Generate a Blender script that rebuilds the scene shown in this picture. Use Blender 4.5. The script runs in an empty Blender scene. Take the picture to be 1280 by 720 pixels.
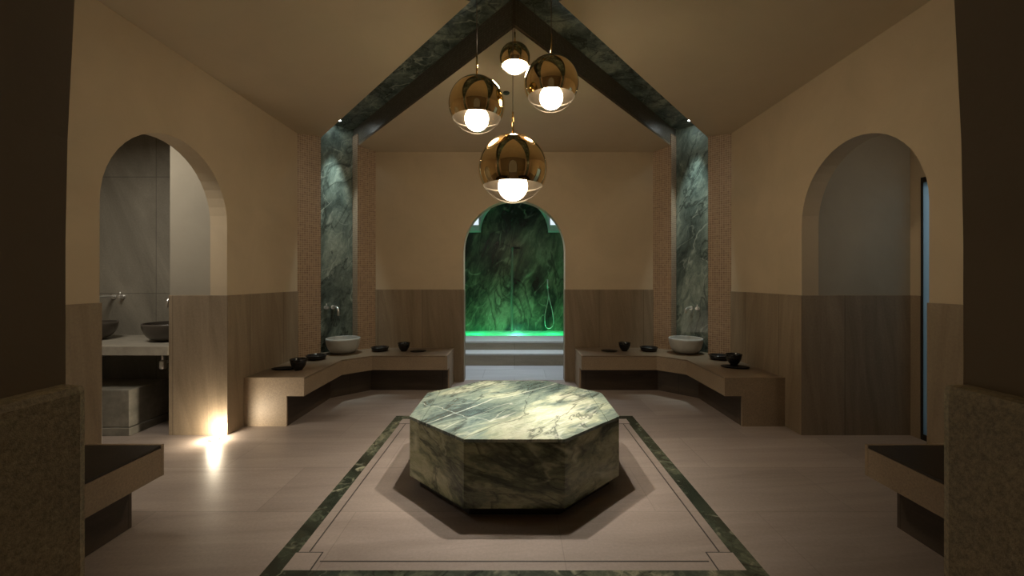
import bpy, bmesh, math, random
from mathutils import Vector, Matrix
random.seed(7)
COL = bpy.context.scene.collection
PI = math.pi

# ------------------------------------------------------------------ materials
class NT:
    def __init__(self, name):
        self.m = bpy.data.materials.new(name); self.m.use_nodes = True
        self.t = self.m.node_tree; self.t.nodes.clear()
        self.out = self.n('ShaderNodeOutputMaterial')
    def n(self, typ, **kw):
        nd = self.t.nodes.new(typ)
        for k, v in kw.items():
            if k.startswith('i_'):
                key = k[2:]
                key = int(key) if key.isdigit() else key.replace('_', ' ')
                nd.inputs[key].default_value = v
            else: setattr(nd, k, v)
        return nd
    def l(self, a, ao, b, bi):
        self.t.links.new(a.outputs[ao], b.inputs[bi])
    def ramp(self, src, so, stops, interp='LINEAR'):
        r = self.n('ShaderNodeValToRGB'); cr = r.color_ramp; cr.interpolation = interp
        while len(cr.elements) < len(stops): cr.elements.new(0.5)
        for e, (p, c) in zip(cr.elements, stops):
            e.position = p; e.color = (*c, 1) if len(c) == 3 else c
        self.l(src, so, r, 'Fac'); return r
    def mix(self, fac, a, b, mode='MIX'):
        mx = self.n('ShaderNodeMix', data_type='RGBA', blend_type=mode)
        for val, idx in ((fac, 0), (a, 6), (b, 7)):
            if isinstance(val, tuple) and len(val) == 2 and not isinstance(val[0], (int, float)):
                self.t.links.new(val[0].outputs[val[1]], mx.inputs[idx])
            elif isinstance(val, (int, float)): mx.inputs[idx].default_value = val
            else: mx.inputs[idx].default_value = (*val, 1)
        return (mx, 2)
    def bsdf(self, col, rough=0.6, metal=0.0, spec=0.5):
        b = self.n('ShaderNodeBsdfPrincipled')
        if isinstance(col[0], (int, float)): b.inputs['Base Color'].default_value = (*col, 1)
        else: self.t.links.new(col[0].outputs[col[1]], b.inputs['Base Color'])
        if isinstance(rough, tuple): self.t.links.new(rough[0].outputs[rough[1]], b.inputs['Roughness'])
        else: b.inputs['Roughness'].default_value = rough
        b.inputs['Metallic'].default_value = metal
        b.inputs['Specular IOR Level'].default_value = spec
        self.l(b, 0, self.out, 0); return b
    def bump(self, src, so, b, strength=0.2, dist=0.01):
        bp = self.n('ShaderNodeBump'); bp.inputs['Strength'].default_value = strength
        bp.inputs['Distance'].default_value = dist
        self.l(src, so, bp, 'Height'); self.l(bp, 0, b, 'Normal')

def mapped(t, coord, scale=(1, 1, 1), rot=(0, 0, 0), loc=(0, 0, 0)):
    tc = t.n('ShaderNodeTexCoord'); mp = t.n('ShaderNodeMapping')
    mp.inputs['Scale'].default_value = scale; mp.inputs['Rotation'].default_value = rot
    mp.inputs['Location'].default_value = loc
    t.l(tc, coord, mp, 0); return mp

def grain(t, coord, scale, rot=(0, 0, 0), loc=(0, 0, 0)):
    """Coordinates turned first and stretched after, for slanted grain."""
    mp = mapped(t, coord, tuple(1/s for s in scale), rot, loc); mp.vector_type = 'TEXTURE'; return mp

def noise(t, src, scale, detail=6, rough=0.6, dist=0.0):
    nz = t.n('ShaderNodeTexNoise'); nz.inputs['Scale'].default_value = scale
    nz.inputs['Detail'].default_value = detail; nz.inputs['Roughness'].default_value = rough
    nz.inputs['Distortion'].default_value = dist
    if src is not None: t.l(src, 0, nz, 'Vector')
    return nz

def mat_plaster(name, col, var=0.10):
    t = NT(name); mp = mapped(t, 'Object')
    nz = noise(t, mp, 1.6, 7, 0.62, 0.4)
    c = t.ramp(nz, 'Fac', [(0.25, tuple(x*(1-var) for x in col)), (0.75, tuple(min(1, x*(1+var)) for x in col))])
    b = t.bsdf((c, 0), 0.75, spec=0.25)
    n2 = noise(t, mp, 28, 5, 0.6); t.bump(n2, 'Fac', b, 0.10, 0.006)
    return t.m

def mat_flat(name, col, rough=0.5, metal=0, spec=0.5):
    t = NT(name); mp = mapped(t, 'Object'); nz = noise(t, mp, 14, 4)
    c = t.ramp(nz, 'Fac', [(0.3, tuple(x*0.92 for x in col)), (0.7, tuple(min(1, x*1.06) for x in col))])
    t.bsdf((c, 0), rough, metal, spec); return t.m

def mat_slab(name, c0, c1, bw, bh, offset=0.0, streak=(9, 0.8, 1), rot=0.12, rough=0.45, loc=(0, 0, 0), joint=0.55, mortar=0.004):
    """Sawn sandstone slabs with soft grain and thin joints; metric UVs."""
    t = NT(name)
    mp = mapped(t, 'UV', loc=loc)
    br = t.n('ShaderNodeTexBrick'); br.offset = offset; br.squash = 1.0
    br.inputs['Scale'].default_value = 1.0
    br.inputs['Brick Width'].default_value = bw; br.inputs['Row Height'].default_value = bh
    br.inputs['Mortar Size'].default_value = mortar; br.inputs['Mortar Smooth'].default_value = 0.1
    br.inputs['Color1'].default_value = (0.86, 0.86, 0.86, 1); br.inputs['Color2'].default_value = (1.05, 1.05, 1.05, 1)
    br.inputs['Mortar'].default_value = (joint, joint, joint, 1)
    t.l(mp, 0, br, 'Vector')
    st = grain(t, 'UV', streak, (0, 0, rot))
    n1 = noise(t, st, 1.3, 8, 0.62, 0.7)
    n2 = noise(t, mapped(t, 'UV'), 60, 3, 0.7)
    c = t.ramp(n1, 'Fac', [(0.28, c0), (0.5, tuple((a+b)/2 for a, b in zip(c0, c1))), (0.72, c1)])
    m1 = t.mix(1.0, (c, 0), (br, 'Color'), 'MULTIPLY')
    sp = t.ramp(n2, 'Fac', [(0.3, (0.9, 0.9, 0.9)), (0.7, (1.08, 1.08, 1.08))])
    m2 = t.mix(1.0, m1, (sp, 0), 'MULTIPLY')
    b = t.bsdf(m2, rough, spec=0.4)
    t.bump(br, 'Fac', b, -0.25, 0.003)
    return t.m

def mat_granular(name, c0, c1, scale=120, rough=0.55, bump=0.25):
    t = NT(name); mp = mapped(t, 'Object')
    nz = noise(t, mp, scale, 4, 0.75); n2 = noise(t, mp, 3, 5, 0.6)
    c = t.ramp(nz, 'Fac', [(0.32, c0), (0.68, c1)])
    w = t.ramp(n2, 'Fac', [(0.3, (0.85, 0.85, 0.85)), (0.7, (1.1, 1.1, 1.1))])
    b = t.bsdf(t.mix(1.0, (c, 0), (w, 0), 'MULTIPLY'), rough, spec=0.4)
    t.bump(nz, 'Fac', b, bump, 0.003); return t.m

def mat_mosaic(name, c0, c1, grout, size=0.021):
    t = NT(name); mp = mapped(t, 'UV')
    br = t.n('ShaderNodeTexBrick'); br.offset = 0.0
    br.inputs['Scale'].default_value = 1.0
    br.inputs['Brick Width'].default_value = size; br.inputs['Row Height'].default_value = size
    br.inputs['Mortar Size'].default_value = size*0.085; br.inputs['Mortar Smooth'].default_value = 0.2
    br.inputs['Color1'].default_value = (*c0, 1); br.inputs['Color2'].default_value = (*c1, 1)
    br.inputs['Mortar'].default_value = (*grout, 1)
    t.l(mp, 0, br, 'Vector')
    b = t.bsdf((br, 'Color'), 0.4, spec=0.45)
    t.bump(br, 'Fac', b, -0.5, 0.003); return t.m

def mat_marble(name, stops, scale=1.5, rot=(0, 0, 0.8), stretch=(1, 2.4, 1.4), vein=(0.75, 0.78, 0.62), vein_amt=0.8, rough=0.16, seed=0.0, blobs=(), lines=(), warp_amt=0.9, contrast=1.0, vein_w=1.0):
    """Clouded marble: warped, slanted noise through a colour ramp, thin veins, optional pale patches and long streaks of the slab itself."""
    t = NT(name)
    mp = grain(t, 'Object', stretch, rot, (seed, seed*0.7, seed*1.3))
    warp = noise(t, mp, scale*0.8, 4, 0.55)
    sub = t.n('ShaderNodeVectorMath', operation='SUBTRACT'); sub.inputs[1].default_value = (0.5, 0.5, 0.5)
    t.l(warp, 'Color', sub, 0)
    def offs(k, base):
        sc = t.n('ShaderNodeVectorMath', operation='SCALE'); sc.inputs['Scale'].default_value = k
        t.l(sub, 0, sc, 0); ad = t.n('ShaderNodeVectorMath', operation='ADD'); t.l(base, 0, ad, 0); t.l(sc, 0, ad, 1); return ad
    add = offs(warp_amt, mp)
    big = noise(t, add, scale, 10, 0.68, 0.2)
    fac = (big, 'Fac')
    def math(op, x, y):
        m = t.n('ShaderNodeMath', operation=op)
        for i, v in enumerate((x, y)):
            if isinstance(v, tuple): t.t.links.new(v[0].outputs[v[1]], m.inputs[i])
            else: m.inputs[i].default_value = v
        return (m, 0)
    obj = offs(0.55, mapped(t, 'Object'))
    for cx, cy, cz, r, amt in blobs:
        ds = t.n('ShaderNodeVectorMath', operation='DISTANCE'); ds.inputs[1].default_value = (cx, cy, cz); t.l(obj, 0, ds, 0)
        mr = t.n('ShaderNodeMapRange', interpolation_type='SMOOTHSTEP'); mr.inputs['From Min'].default_value = r; mr.inputs['From Max'].default_value = r*0.3
        mr.inputs['To Min'].default_value = 0; mr.inputs['To Max'].default_value = amt
        t.l(ds, 'Value', mr, 0); fac = math('ADD', fac, (mr, 0))
    if contrast != 1.0: fac = math('ADD', math('MULTIPLY', math('SUBTRACT', fac, 0.5), contrast), 0.5)
    col = t.ramp(fac[0], fac[1], stops)
    fine = noise(t, add, scale*9, 9, 0.8, 0.5)
    fr = t.ramp(fine, 'Fac', [(0.28, (0.50, 0.52, 0.50)), (0.52, (1, 1, 1)), (0.78, (1.4, 1.4, 1.3))])
    res = t.mix(0.9, (col, 0), (fr, 0), 'MULTIPLY')
    brk = noise(t, mp, scale*2.1, 3, 0.5)
    bk = t.ramp(brk, 'Fac', [(0.46, (0, 0, 0)), (0.60, (1, 1, 1))])
    for k, (vs, wd, amt) in enumerate(((scale*0.45, 0.0065*vein_w, vein_amt), (scale*1.0, 0.010*vein_w, vein_amt*0.55))):
        mv = grain(t, 'Object', stretch, (rot[0]+0.25*k, rot[1]+0.15, rot[2]-0.4*k), (seed+4*k+2, seed, 3*k))
        vn = noise(t, mv, vs, 4, 0.5, 0.5)
        vr = t.ramp(vn, 'Fac', [(0.5-wd*1.6, (0, 0, 0)), (0.5, (amt,)*3), (0.5+wd*1.2, (0, 0, 0))])
        vm = t.mix(1.0, (vr, 0), (bk, 0), 'MULTIPLY')
        res = t.mix(vm, res, vein)
    dk = noise(t, grain(t, 'Object', stretch, (rot[0], rot[1], rot[2]+0.3), (seed+9, 1, 5)), scale*0.7, 5, 0.55, 0.8)
    dr = t.ramp(dk, 'Fac', [(0.47, (0, 0, 0)), (0.5, (0.7,)*3), (0.512, (0, 0, 0))])
    res = t.mix((dr, 0), res, tuple(x*0.5 for x in stops[0][1]))
    for nx, ny, nz_, c, w, amt in lines:
        dp = t.n('ShaderNodeVectorMath', operation='DOT_PRODUCT'); dp.inputs[1].default_value = (nx, ny, nz_)
        lw = offs(0.26, mapped(t, 'Object')); t.l(lw, 0, dp, 0)
        d = math('ABSOLUTE', math('SUBTRACT', (dp, 'Value'), c), 0.0)
        mr = t.n('ShaderNodeMapRange', interpolation_type='SMOOTHSTEP'); mr.inputs['From Min'].default_value = w; mr.inputs['From Max'].default_value = w*0.2
        mr.inputs['To Min'].default_value = 0; mr.inputs['To Max'].default_value = amt
        t.t.links.new(d[0].outputs[0], mr.inputs[0])
        res = t.mix((mr, 0), res, vein)
    t.bsdf(res, rough, spec=0.5)
    return t.m

def mat_emit(name, col, strength):
    t = NT(name); e = t.n('ShaderNodeEmission'); e.inputs[0].default_value = (*col, 1); e.inputs[1].default_value = strength
    t.l(e, 0, t.out, 0); return t.m

def mat_clear(name, tint=(1, 1, 1), rough=0.02, gloss=1.0, ior=1.45):
    """Thin clear glass: straight-through transmission plus fresnel gloss."""
    t = NT(name); tr = t.n('ShaderNodeBsdfTransparent'); tr.inputs[0].default_value = (*tint, 1)
    gl = t.n('ShaderNodeBsdfGlossy'); gl.inputs['Roughness'].default_value = rough
    fr = t.n('ShaderNodeFresnel'); fr.inputs[0].default_value = ior
    ml = t.n('ShaderNodeMath', operation='MULTIPLY'); ml.inputs[1].default_value = gloss
    t.l(fr, 0, ml, 0)
    mx = t.n('ShaderNodeMixShader'); t.l(ml, 0, mx, 0); t.l(tr, 0, mx, 1); t.l(gl, 0, mx, 2); t.l(mx, 0, t.out, 0)
    return t.m

def mat_water(name):
    t = NT(name)
    tr = t.n('ShaderNodeBsdfTransparent'); tr.inputs[0].default_value = (0.8, 1, 0.9, 1)
    tl = t.n('ShaderNodeBsdfTranslucent'); tl.inputs[0].default_value = (0.75, 0.95, 0.85, 1)
    m1 = t.n('ShaderNodeMixShader'); m1.inputs[0].default_value = 0.45
    t.l(tr, 0, m1, 1); t.l(tl, 0, m1, 2)
    gl = t.n('ShaderNodeBsdfGlossy'); gl.inputs['Roughness'].default_value = 0.08
    nz = noise(t, mapped(t, 'Object'), 14, 4, 0.6, 0.5)
    bp = t.n('ShaderNodeBump'); bp.inputs['Strength'].default_value = 0.3; bp.inputs['Distance'].default_value = 0.02
    t.l(nz, 'Fac', bp, 'Height'); t.l(bp, 0, gl, 'Normal'); t.l(bp, 0, tl, 'Normal')
    m2 = t.n('ShaderNodeMixShader'); m2.inputs[0].default_value = 0.22
    t.l(m1, 0, m2, 1); t.l(gl, 0, m2, 2); t.l(m2, 0, t.out, 0); return t.m

def mat_stream(name):
    t = NT(name); tr = t.n('ShaderNodeBsdfTransparent'); tr.inputs[0].default_value = (0.9, 1, 0.95, 1)
    tl = t.n('ShaderNodeBsdfTranslucent'); tl.inputs[0].default_value = (0.85, 0.95, 0.90, 1)
    gl = t.n('ShaderNodeBsdfGlossy'); gl.inputs['Roughness'].default_value = 0.15
    m1 = t.n('ShaderNodeMixShader'); m1.inputs[0].default_value = 0.35; t.l(tr, 0, m1, 1); t.l(tl, 0, m1, 2)
    m2 = t.n('ShaderNodeMixShader'); m2.inputs[0].default_value = 0.2; t.l(m1, 0, m2, 1); t.l(gl, 0, m2, 2); t.l(m2, 0, t.out, 0)
    return t.m

def mat_frosted(name, col):
    t = NT(name)
    tl = t.n('ShaderNodeBsdfTranslucent'); tl.inputs[0].default_value = (*col, 1)
    gl = t.n('ShaderNodeBsdfGlossy'); gl.inputs['Roughness'].default_value = 0.15
    mx = t.n('ShaderNodeMixShader'); mx.inputs[0].default_value = 0.08
    t.l(tl, 0, mx, 1); t.l(gl, 0, mx, 2); t.l(mx, 0, t.out, 0); return t.m

M = {}
M['plaster'] = mat_plaster('plaster', (0.50, 0.405, 0.285))
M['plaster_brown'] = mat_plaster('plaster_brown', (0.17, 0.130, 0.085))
M['plaster_ceiling'] = mat_plaster('plaster_ceiling', (0.50, 0.405, 0.285), 0.06)
M['plaster_pale'] = mat_plaster('plaster_pale', (0.55, 0.62, 0.60))
M['plaster_grey'] = mat_plaster('plaster_grey', (0.33, 0.30, 0.245))
M['floor'] = mat_slab('floor_stone', (0.250, 0.205, 0.180), (0.350, 0.290, 0.255), 1.2, 0.6, 0.5, (0.7, 6, 1), 0.08, 0.38, (0.35, -2.57+0.6, 0), joint=0.72, mortar=0.003)
M['dado'] = mat_slab('dado_stone', (0.200, 0.150, 0.100), (0.320, 0.250, 0.175), 0.6, 1.26, 0.0, (7, 0.7, 1), 0.10, 0.5, (0.05, 0.005, 0))
M['wash_tile'] = mat_slab('washroom_tile', (0.20, 0.185, 0.155), (0.38, 0.35, 0.29), 0.62, 1.25, 0.0, (2.2, 0.5, 1), 0.35, 0.4, (0.13, 0.01, 0))
M['bench'] = mat_granular('bench_stone', (0.235, 0.175, 0.118), (0.345, 0.262, 0.180), 90, 0.5, 0.08)
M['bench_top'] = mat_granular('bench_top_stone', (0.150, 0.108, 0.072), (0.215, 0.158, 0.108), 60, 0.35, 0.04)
M['bench_top_dark'] = mat_granular('bench_top_near_black', (0.022, 0.016, 0.012), (0.034, 0.025, 0.019), 60, 0.6, 0.04)  # near-black tone, used on the front bench tops only
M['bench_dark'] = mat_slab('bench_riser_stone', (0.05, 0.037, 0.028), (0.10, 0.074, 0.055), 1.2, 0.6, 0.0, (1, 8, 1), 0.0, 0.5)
M['granular'] = mat_granular('bush_hammered_stone', (0.15, 0.115, 0.065), (0.36, 0.29, 0.17), 150, 0.5, 0.35)
M['mosaic'] = mat_mosaic('mosaic_tile', (0.25, 0.165, 0.115), (0.37, 0.255, 0.175), (0.56, 0.45, 0.33), 0.026)
M['mosaic_grey'] = mat_mosaic('grey_mosaic_tile', (0.145, 0.130, 0.105), (0.20, 0.185, 0.155), (0.10, 0.09, 0.075))
DG = [(0.30, (0.030, 0.042, 0.038)), (0.44, (0.085, 0.112, 0.100)), (0.56, (0.16, 0.200, 0.175)), (0.72, (0.34, 0.39, 0.33))]
M['marble_dark'] = mat_marble('green_marble', DG, 2.0, (0.3, 0.35, 0.6), (1.5, 1.5, 0.6), (0.46, 0.52, 0.45), 0.6, 0.25, 1.7, contrast=1.15)
M['marble_wall'] = mat_marble('green_marble_wall', [(0.34, (0.008, 0.012, 0.009)), (0.48, (0.028, 0.040, 0.028)), (0.60, (0.085, 0.110, 0.068)), (0.76, (0.20, 0.23, 0.15))], 1.2, (0.0, 0.35, 0.0), (1.3, 1.2, 0.55), (0.42, 0.50, 0.34), 0.65, 0.25, 6.3, blobs=((0.25, 8.7, 1.9, 0.65, 0.10), (-0.1, 8.7, 0.9, 0.75, 0.10)), contrast=1.9)
M['marble_border'] = mat_marble('green_marble_border', [(0.3, (0.016, 0.020, 0.014)), (0.5, (0.040, 0.050, 0.034)), (0.62, (0.095, 0.105, 0.070)), (0.76, (0.32, 0.30, 0.20))], 2.6, (0, 0, 0.6), (1, 1, 1), (0.5, 0.48, 0.34), 0.6, 0.25, 3.1, contrast=1.3)
M['marble_top'] = mat_marble('green_marble_top', [(0.26, (0.055, 0.080, 0.078)), (0.42, (0.135, 0.180, 0.160)), (0.58, (0.225, 0.275, 0.225)), (0.72, (0.38, 0.42, 0.305)), (0.92, (0.56, 0.58, 0.45))], 2.3, (0, 0, 0.80), (0.62, 1.9, 1), (0.66, 0.68, 0.58), 0.7, 0.2, 0.8,
    blobs=((0.04, -0.58, 0.45, 0.34, 0.22), (0.27, -0.24, 0.45, 0.34, 0.27), (0.50, 0.06, 0.45, 0.24, 0.20), (-0.48, 0.40, 0.45, 0.26, 0.18), (-0.2, 0.56, 0.45, 0.2, 0.12), (-0.35, -0.2, 0.45, 0.45, -0.10), (0.25, 0.45, 0.45, 0.3, -0.10)),
    lines=((0.735, -0.678, 0, -0.155, 0.011, 0.5), (0.60, 0.80, 0, -0.42, 0.006, 0.4)), contrast=1.6)
M['marble_side'] = mat_marble('green_marble_side', [(0.28, (0.045, 0.050, 0.026)), (0.42, (0.175, 0.195, 0.110)), (0.56, (0.37, 0.38, 0.225)), (0.74, (0.55, 0.54, 0.34))], 2.4, (0.10, 0.15, 0.2), (0.7, 0.7, 1.7), (0.62, 0.62, 0.42), 0.95, 0.22, 5.2, contrast=1.9, vein_w=2.2)
M['black'] = mat_flat('black_glaze', (0.010, 0.010, 0.011), 0.22)
M['black_matte'] = mat_flat('black_matte', (0.008, 0.008, 0.009), 0.55, 0, 0.2)
M['slot'] = mat_flat('dark_slot', (0.020, 0.016, 0.013), 0.6)
M['basin_pale'] = mat_flat('pale_stoneware', (0.43, 0.43, 0.41), 0.35)
M['basin_dark'] = mat_flat('dark_stoneware', (0.085, 0.072, 0.060), 0.32)
M['chrome'] = mat_flat('chrome', (0.90, 0.90, 0.90), 0.30, 1.0)
M['brass'] = mat_flat('brass', (0.80, 0.55, 0.22), 0.18, 1.0)
M['gold_mirror'] = mat_flat('gold_mirror', (0.95, 0.71, 0.37), 0.025, 1.0)
M['gold_inside'] = mat_flat('gold_inside', (0.30, 0.27, 0.23), 0.38, 1.0)
M['cord'] = mat_flat('cord', (0.10, 0.07, 0.045), 0.5)
M['clear'] = mat_clear('clear_glass', gloss=0.9)
M['bulb'] = mat_emit('lit_bulb', (1.0, 0.80, 0.54), 19)
M['bulb_small'] = mat_emit('lit_small_bulb', (1.0, 0.80, 0.54), 225)
M['spot_lens'] = mat_emit('lit_spot_lens', (0.92, 1.0, 0.95), 60)
M['uplight_lens'] = mat_emit('lit_floor_lens', (1.0, 0.88, 0.66), 25)
M['window_glow'] = mat_emit('daylit_pane', (0.80, 0.92, 1.0), 1.0)
M['led_green'] = mat_emit('green_led', (0.02, 1.0, 0.25), 5)
M['led_white'] = mat_emit('white_led', (0.75, 1.0, 0.9), 12)
M['water'] = mat_water('pool_water')
M['stream'] = mat_stream('falling_water')
M['pool_lining'] = mat_flat('pool_lining', (0.62, 0.70, 0.64), 0.4)
M['step_stone'] = mat_slab('step_stone', (0.30, 0.27, 0.21), (0.42, 0.38, 0.30), 1.2, 0.6, 0.0, (1, 5, 1), 0.0, 0.45)
M['step_tread'] = mat_flat('pale_tread', (0.50, 0.51, 0.50), 0.4)
M['alcove_floor'] = mat_slab('alcove_floor_stone', (0.36, 0.36, 0.37), (0.47, 0.47, 0.48), 0.9, 0.6, 0.5, (0.8, 4, 1), 0.05, 0.3)
M['concrete'] = mat_granular('grey_stone', (0.16, 0.15, 0.125), (0.24, 0.225, 0.19), 6, 0.6, 0.05)
M['counter'] = mat_granular('counter_stone', (0.30, 0.275, 0.23), (0.40, 0.37, 0.31), 8, 0.45, 0.03)
M['door_frame'] = mat_flat('dark_metal', (0.03, 0.027, 0.024), 0.4, 0.6)
M['frosted'] = mat_frosted('frosted_glass', (0.72, 0.82, 0.88))

# ------------------------------------------------------------------ mesh helpers
def uv_metric(bm):
    uv = bm.loops.layers.uv.verify()
    bm.normal_update()
    for f in bm.faces:
        n = f.normal
        if abs(n.z) > 0.7:
            for lp in f.loops: lp[uv].uv = (lp.vert.co.x, lp.vert.co.y)
        else:
            t = Vector((-n.y, n.x, 0)).normalized()
            if t.x < -0.5 or (abs(t.x) <= 0.5 and t.y < 0): t = -t
            for lp in f.loops: lp[uv].uv = (lp.vert.co.dot(t), lp.vert.co.z)

def link(name, bm, mat, parent=None, smooth=False, loc=None, bevel=0.0):
    bmesh.ops.recalc_face_normals(bm, faces=bm.faces)
    if bevel:
        es = [e for e in bm.edges if len(e.link_faces) == 2 and e.calc_face_angle(0) > 0.4]
        bmesh.ops.bevel(bm, geom=es, offset=bevel, segments=2, affect='EDGES', profile=0.6)
    uv_metric(bm)
    me = bpy.data.meshes.new(name); bm.to_mesh(me); bm.free()
    me.materials.append(mat)
    if smooth:
        for p in me.polygons: p.use_smooth = True
    o = bpy.data.objects.new(name, me); COL.objects.link(o)
    if parent is not None: o.parent = parent
    if loc is not None: o.location = loc
    return o

def thing(name, label, cat, loc=(0, 0, 0), rz=0.0, group=None):
    o = bpy.data.objects.new(name, None); o.empty_display_size = 0.1
    COL.objects.link(o); o.location = loc; o.rotation_euler = (0, 0, rz)
    return tag(o, label, cat, group)

def tag(o, label, cat, group=None):
    o['label'] = label; o['category'] = cat
    if group: o['group'] = group
    return o

def struct(o):
    o['kind'] = 'structure'; return o

def box(bm, x0, x1, y0, y1, z0, z1):
    vs = [bm.verts.new(p) for p in ((x0,y0,z0),(x1,y0,z0),(x1,y1,z0),(x0,y1,z0),(x0,y0,z1),(x1,y0,z1),(x1,y1,z1),(x0,y1,z1))]
    for f in ((0,3,2,1),(4,5,6,7),(0,1,5,4),(1,2,6,5),(2,3,7,6),(3,0,4,7)): bm.faces.new([vs[i] for i in f])

def extrude_poly(bm, pts, vec):
    """Closed prism from a 3D outline swept along vec (caps triangulated)."""
    a = [bm.verts.new(p) for p in pts]; v = Vector(vec)
    b = [bm.verts.new(Vector(p)+v) for p in pts]
    n = len(pts)
    f1 = bm.faces.new(a); f2 = bm.faces.new(list(reversed(b)))
    for i in range(n):
        bm.faces.new([a[i], b[i], b[(i+1) % n], a[(i+1) % n]])
    f1.normal_update(); f2.normal_update()
    bmesh.ops.triangulate(bm, faces=[f1, f2])

def prism(bm, pts2, z0, z1): extrude_poly(bm, [(x, y, z0) for x, y in pts2], (0, 0, z1-z0))

def lathe(bm, prof, seg=40, center=(0, 0, 0), sx=1.0, sy=1.0):
    rings = []
    for r, z in prof:
        if r < 1e-6: rings.append([bm.verts.new((center[0], center[1], center[2]+z))])
        else: rings.append([bm.verts.new((center[0]+sx*r*math.cos(2*PI*k/seg), center[1]+sy*r*math.sin(2*PI*k/seg), center[2]+z)) for k in range(seg)])
    for a, b in zip(rings, rings[1:]):
        for k in range(seg):
            k2 = (k+1) % seg
            if len(a) == 1 and len(b) == 1: continue
            if len(a) == 1: bm.faces.new([a[0], b[k2], b[k]])
            elif len(b) == 1: bm.faces.new([a[k], a[k2], b[0]])
            else: bm.faces.new([a[k], a[k2], b[k2], b[k]])

def tube(bm, pts, r, seg=12, cap=True):
    pts = [Vector(p) for p in pts]; rings = []
    for i, p in enumerate(pts):
        d = (pts[min(i+1, len(pts)-1)] - pts[max(i-1, 0)]).normalized()
        up = Vector((0, 0, 1)) if abs(d.z) < 0.95 else Vector((1, 0, 0))
        s = d.cross(up).normalized(); u = s.cross(d).normalized()
        rr = r[i] if isinstance(r, (list, tuple)) else r
        rings.append([bm.verts.new(p + s*rr*math.cos(2*PI*k/seg) + u*rr*math.sin(2*PI*k/seg)) for k in range(seg)])
    for a, b in zip(rings, rings[1:]):
        for k in range(seg): bm.faces.new([a[k], a[(k+1) % seg], b[(k+1) % seg], b[k]])
    if cap: bm.faces.new(list(reversed(rings[0]))); bm.faces.new(rings[-1])

def smoothpath(pts, n=8):
    P = [Vector(p) for p in pts]; out = []
    for i in range(len(P)-1):
        p0, p1, p2, p3 = P[max(i-1, 0)], P[i], P[i+1], P[min(i+2, len(P)-1)]
        for k in range(n):
            t = k/n
            out.append(0.5*((2*p1)+(p2-p0)*t+(2*p0-5*p1+4*p2-p3)*t*t+(3*p1-p0-3*p2+p3)*t**3))
    out.append(P[-1]); return out

def copy_tree(root):
    r = root.copy(); COL.objects.link(r)
    for ch in list(root.children):
        c = ch.copy(); COL.objects.link(c); c.parent = r
        for g in list(ch.children):
            d = g.copy(); COL.objects.link(d); d.parent = c
    return r

def area(name, loc, target, sx, sy, col, power, spread=PI):
    L = bpy.data.lights.new(name, 'AREA'); L.shape = 'RECTANGLE'; L.size = sx; L.size_y = sy; L.color = col; L.energy = power; L.spread = spread
    o = bpy.data.objects.new(name, L); COL.objects.link(o); o.location = loc
    o.rotation_euler = (Vector(target)-Vector(loc)).to_track_quat('-Z', 'Y').to_euler(); return o
def spot(name, loc, target, col, power, angle, blend=0.6, r=0.02):
    L = bpy.data.lights.new(name, 'SPOT'); L.color = col; L.energy = power; L.spot_size = angle; L.spot_blend = blend; L.shadow_soft_size = r
    o = bpy.data.objects.new(name, L); COL.objects.link(o); o.location = loc
    o.rotation_euler = (Vector(target)-Vector(loc)).to_track_quat('-Z', 'Y').to_euler(); return o
def point(name, loc, col, power, r=0.03):
    L = bpy.data.lights.new(name, 'POINT'); L.color = col; L.energy = power; L.shadow_soft_size = r
    o = bpy.data.objects.new(name, L); COL.objects.link(o); o.location = loc; return o


def BM(): return bmesh.new()

def arch_pts(u0, u1, uc, hw, zs, rise, top, n=24, base=0.0):
    """(u,z) outline of a wall with an arched doorway."""
    pts = [(u0, base), (uc-hw, base), (uc-hw, zs)]
    for k in range(1, n):
        a = PI - PI*k/n
        pts.append((uc+hw*math.cos(a), zs+rise*math.sin(a)))
    pts += [(uc+hw, zs), (uc+hw, base), (u1, base), (u1, top), (u0, top)]
    return pts

# ------------------------------------------------------------------ dimensions (metres; camera above the origin, looking along +y)
HW = 2.57            # half width of the hall
CY = 3.24            # hall centre
YB = 5.81            # back wall
YF = 0.615           # front wall, hall side
H0, SL = 3.115, 0.17 # ceiling height at the walls, slope towards the centre
DADO = 1.249
NW = 0.2375          # half width of niches and ceiling channels
CH = 0.23            # channel depth

def zc(u, v): return H0 + SL*(HW - max(abs(u), abs(v)))

# ------------------------------------------------------------------ setting: floor
bm = BM(); box(bm, -6.0, 5.2, -1.6, 5.90, -0.12, 0.0); struct(link('floor', bm, M['floor']))
bm = BM(); box(bm, -1.25, 1.25, 5.90, 6.90, -0.12, 0.0); struct(link('floor_alcove', bm, M['alcove_floor']))
# green marble band let into the floor
BC, BH, BWD = 3.155, 1.20, 0.095
bm = BM()
o_, i_ = BH, BH-BWD
for q in ([(-o_, -o_), (o_, -o_), (i_, -i_), (-i_, -i_)], [(o_, -o_), (o_, o_), (i_, i_), (i_, -i_)],
          [(o_, o_), (-o_, o_), (-i_, i_), (i_, i_)], [(-o_, o_), (-o_, -o_), (-i_, -i_), (-i_, i_)]):
    prism(bm, [(x, y+BC) for x, y in q], -0.004, 0.0015)
struct(link('trim_1', bm, M['marble_border']))

# ------------------------------------------------------------------ setting: walls
def dado(name, boxes, mat='dado', bev=0.003):
    bm = BM()
    for b in boxes: box(bm, *b)
    return struct(link(name, bm, M[mat], bevel=bev))

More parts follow.
